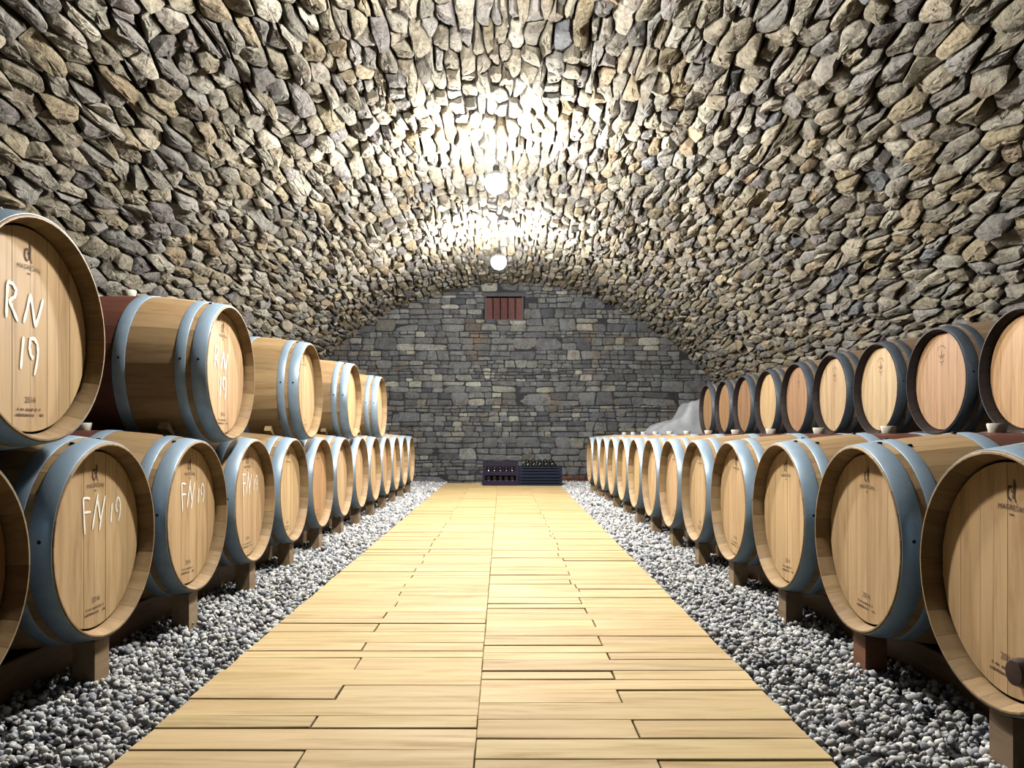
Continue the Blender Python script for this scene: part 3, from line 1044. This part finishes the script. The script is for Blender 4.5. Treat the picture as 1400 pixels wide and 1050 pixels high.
# ------------------------------------------------------------------ tarp
def tarp():
    nx, ny = 46, 34
    x0, x1, y0, y1 = 1.80, 3.25, 9.56, 10.75
    base = ZR + .335
    def ss(a, b_, x):
        q = min(max((x - a) / (b_ - a), 0), 1); return q * q * (3 - 2 * q)
    v = []; f = []
    for j in range(ny):
        for i in range(nx):
            x = x0 + (x1 - x0) * i / (nx - 1); y = y0 + (y1 - y0) * j / (ny - 1)
            wx = x + .10 * noise.noise(Vector((x * 2, y * 2.2, 1)))
            h = .16 * ss(1.84, 2.12, wx) + .06 * ss(2.1, 2.3, wx) + .24 * ss(2.30, 2.50, wx) + .08 * ss(2.5, 3.0, wx)
            h *= ss(y0 - .02, y0 + .22, y) * ss(y1 + .02, y1 - .3, y) * ss(x1 + .01, x1 - .18, x)
            fold = .035 * noise.noise(Vector((x * 5.5, y * 2.0, 4))) + .018 * noise.noise(Vector((x * 13, y * 4, 9)))
            z = base + h * (1 + 0 * fold) + fold * (.35 + min(h * 4, 1)) * .9
            v.append((x, y, max(z, base - .01)))
    for j in range(ny - 1):
        for i in range(nx - 1):
            p = j * nx + i; f.append((p, p + 1, p + nx + 1, p + nx))
    me = mesh('tarp', v, f, M_TARP, 180)
    o = link('tarp', me)
    md = o.modifiers.new('thickness', 'SOLIDIFY'); md.thickness = .004
    tag(o, 'crumpled grey-white tarp heaped on the barrels by the back wall', 'tarp')
tarp()

# ------------------------------------------------------------------ crates and bottles
def crate(x0, x1, y0, y1, z0, z1, mat, slats, label, group):
    root = link('bottle_crate', None, None, ((x0 + x1) / 2, (y0 + y1) / 2, z0))
    tag(root, label, 'crate', group)
    w2, d2, h = (x1 - x0) / 2, (y1 - y0) / 2, z1 - z0
    link('bottom', MB().box(-w2 + .01, w2 - .01, -d2 + .01, d2 - .01, 0, .012).mesh('bottom', mat), root)
    link('back_panel', MB().box(-w2 + .02, w2 - .02, d2 - .022, d2 - .014, .012, h - .004).mesh('back_panel', mat), root)
    for sx in (-1, 1):
        for sy in (-1, 1):
            link('corner_post', MB().box(-.018, .018, -.014, .014, 0, h, .003).mesh('corner_post', mat), root, (sx * (w2 - .019), sy * (d2 - .016), 0))
    for (a, c) in slats:
        for sy in (-1, 1):
            link('slat', MB().box(-w2, w2, -.008, .008, a * h, c * h, .003).mesh('slat', mat), root, (0, sy * (d2 - .006), 0))
        for sx in (-1, 1):
            link('slat', MB().box(-.008, .008, -d2 + .014, d2 - .014, a * h, c * h, .003).mesh('slat', mat), root, (sx * (w2 - .008), 0, 0))
    return root
CY0, CY1 = 11.30, 11.66
zc0 = DECK_Z
crate(-.33, .205, CY0, CY1, zc0, zc0 + .178, M_PURPLE, [(.0, .44), (.84, 1.0)], 'dark purple slatted crate standing on the planks under its twin', 'purple crates')
crate(-.33, .205, CY0, CY1, zc0 + .178, zc0 + .358, M_PURPLE, [(.0, .18), (.62, 1.0)], 'dark purple slatted crate, upper one of the purple stack', 'purple crates')
BSL = [(.0, .16), (.24, .46), (.54, .76), (.84, 1.0)]
crate(.215, .865, CY0 + .02, CY1 + .02, zc0, zc0 + .14, M_BLUE, BSL, 'dark blue slatted crate standing on the planks beside purple crates', 'blue crates')
crate(.215, .865, CY0 + .02, CY1 + .02, zc0 + .14, zc0 + .28, M_BLUE, BSL, 'dark blue slatted crate heaped with bottles, upper one of its stack', 'blue crates')
ME_BOT = MB().lathe([(.026, .004), (.034, 0), (.0375, .008), (.0375, .19), (.034, .212), (.0165, .245), (.0145, .285), (.0155, .288), (.0155, .30), (.008, .301)], 18, axis='y').mesh('bottle_glass', M_GLASS, 45)
ME_PUNT = MB().lathe([(.0255, .0035), (.010, .0015), (.004, .0005)], 14, axis='y').mesh('bottle_base', M_GLASS, 45)
def bottle(x, y, z, label, group):
    o = link('wine_bottle', ME_BOT, None, (x, y, z)); link('base_punt', ME_PUNT, o)
    tag(o, label, 'bottle', group)
for k in range(6):
    bottle(.30 + k * .090, CY0 + .04, zc0 + .28 + .012, f'dark wine bottle lying in the top blue crate, {ORD[k + 1]} from the purple crates', 'bottles in the top blue crate')
for k in range(5):
    bottle(.345 + k * .090, CY0 + .05, zc0 + .28 + .072, f'dark wine bottle heaped over the others above blue crates, {ORD[k + 1]} from purple crates', 'bottles heaped over the top blue crate')
for k in range(5):
    bottle(-.24 + k * .088, CY0 + .03, zc0 + .178 + .074, f'dark wine bottle in the upper purple crate, {ORD[5 - k]} from the blue crates', 'bottles in the upper purple crate')
    bottle(-.24 + k * .088, CY0 + .03, zc0 + .108, f'dark wine bottle in the lower purple crate, {ORD[5 - k]} from the blue crates', 'bottles in the lower purple crate')

# ------------------------------------------------------------------ lamps
LAMP_X, LAMP_Z = -.07, CAM_Z + 2.04
def lamp(y, label, k):
    root = link('pendant_lamp', None, None, (LAMP_X, y, LAMP_Z))
    tag(root, label, 'lamp', 'bare globe bulbs hanging along the vault')
    R_ = .088                                   # bulb: frosted lower globe, opaque housing above, shaped to block light towards the vault
    top = math.radians(122)
    prof = [(.004, -R_)] + [(R_ * math.sin(a), -R_ * math.cos(a)) for a in [top * k / 9 for k in range(1, 10)]]
    link('globe_bulb', MB().lathe(prof, 20, cap=False).mesh('globe_bulb', mat_bulb(k), 180), root)
    r1, z1 = R_ * math.sin(top), -R_ * math.cos(top)
    link('bulb_housing', MB().lathe([(r1 - .001, z1 - .004), (r1 + .001, z1 + .002), (.058, z1 + .022), (.034, z1 + .042)], 20).mesh('bulb_housing', M_HOUSING, 40), root)
    link('socket', MB().lathe([(.026, .085), (.026, .13), (.012, .145)], 16).mesh('socket', M_SOCKET, 40), root)
    link('cord', MB().lathe([(.0045, .14), (.0045, .47)], 8).mesh('cord', M_CORD, 40), root)
lamp(8.87, 'glowing globe bulb hanging first from the back wall', 1.0)
lamp(6.09, 'glowing globe bulb hanging second from the back wall', 1.0)
lamp(3.31, 'glowing globe bulb hanging third from the back wall', .72)
print('stones', N_VAULT, N_WALL, 'planks', N_PL, 'objects', len(bpy.data.objects))
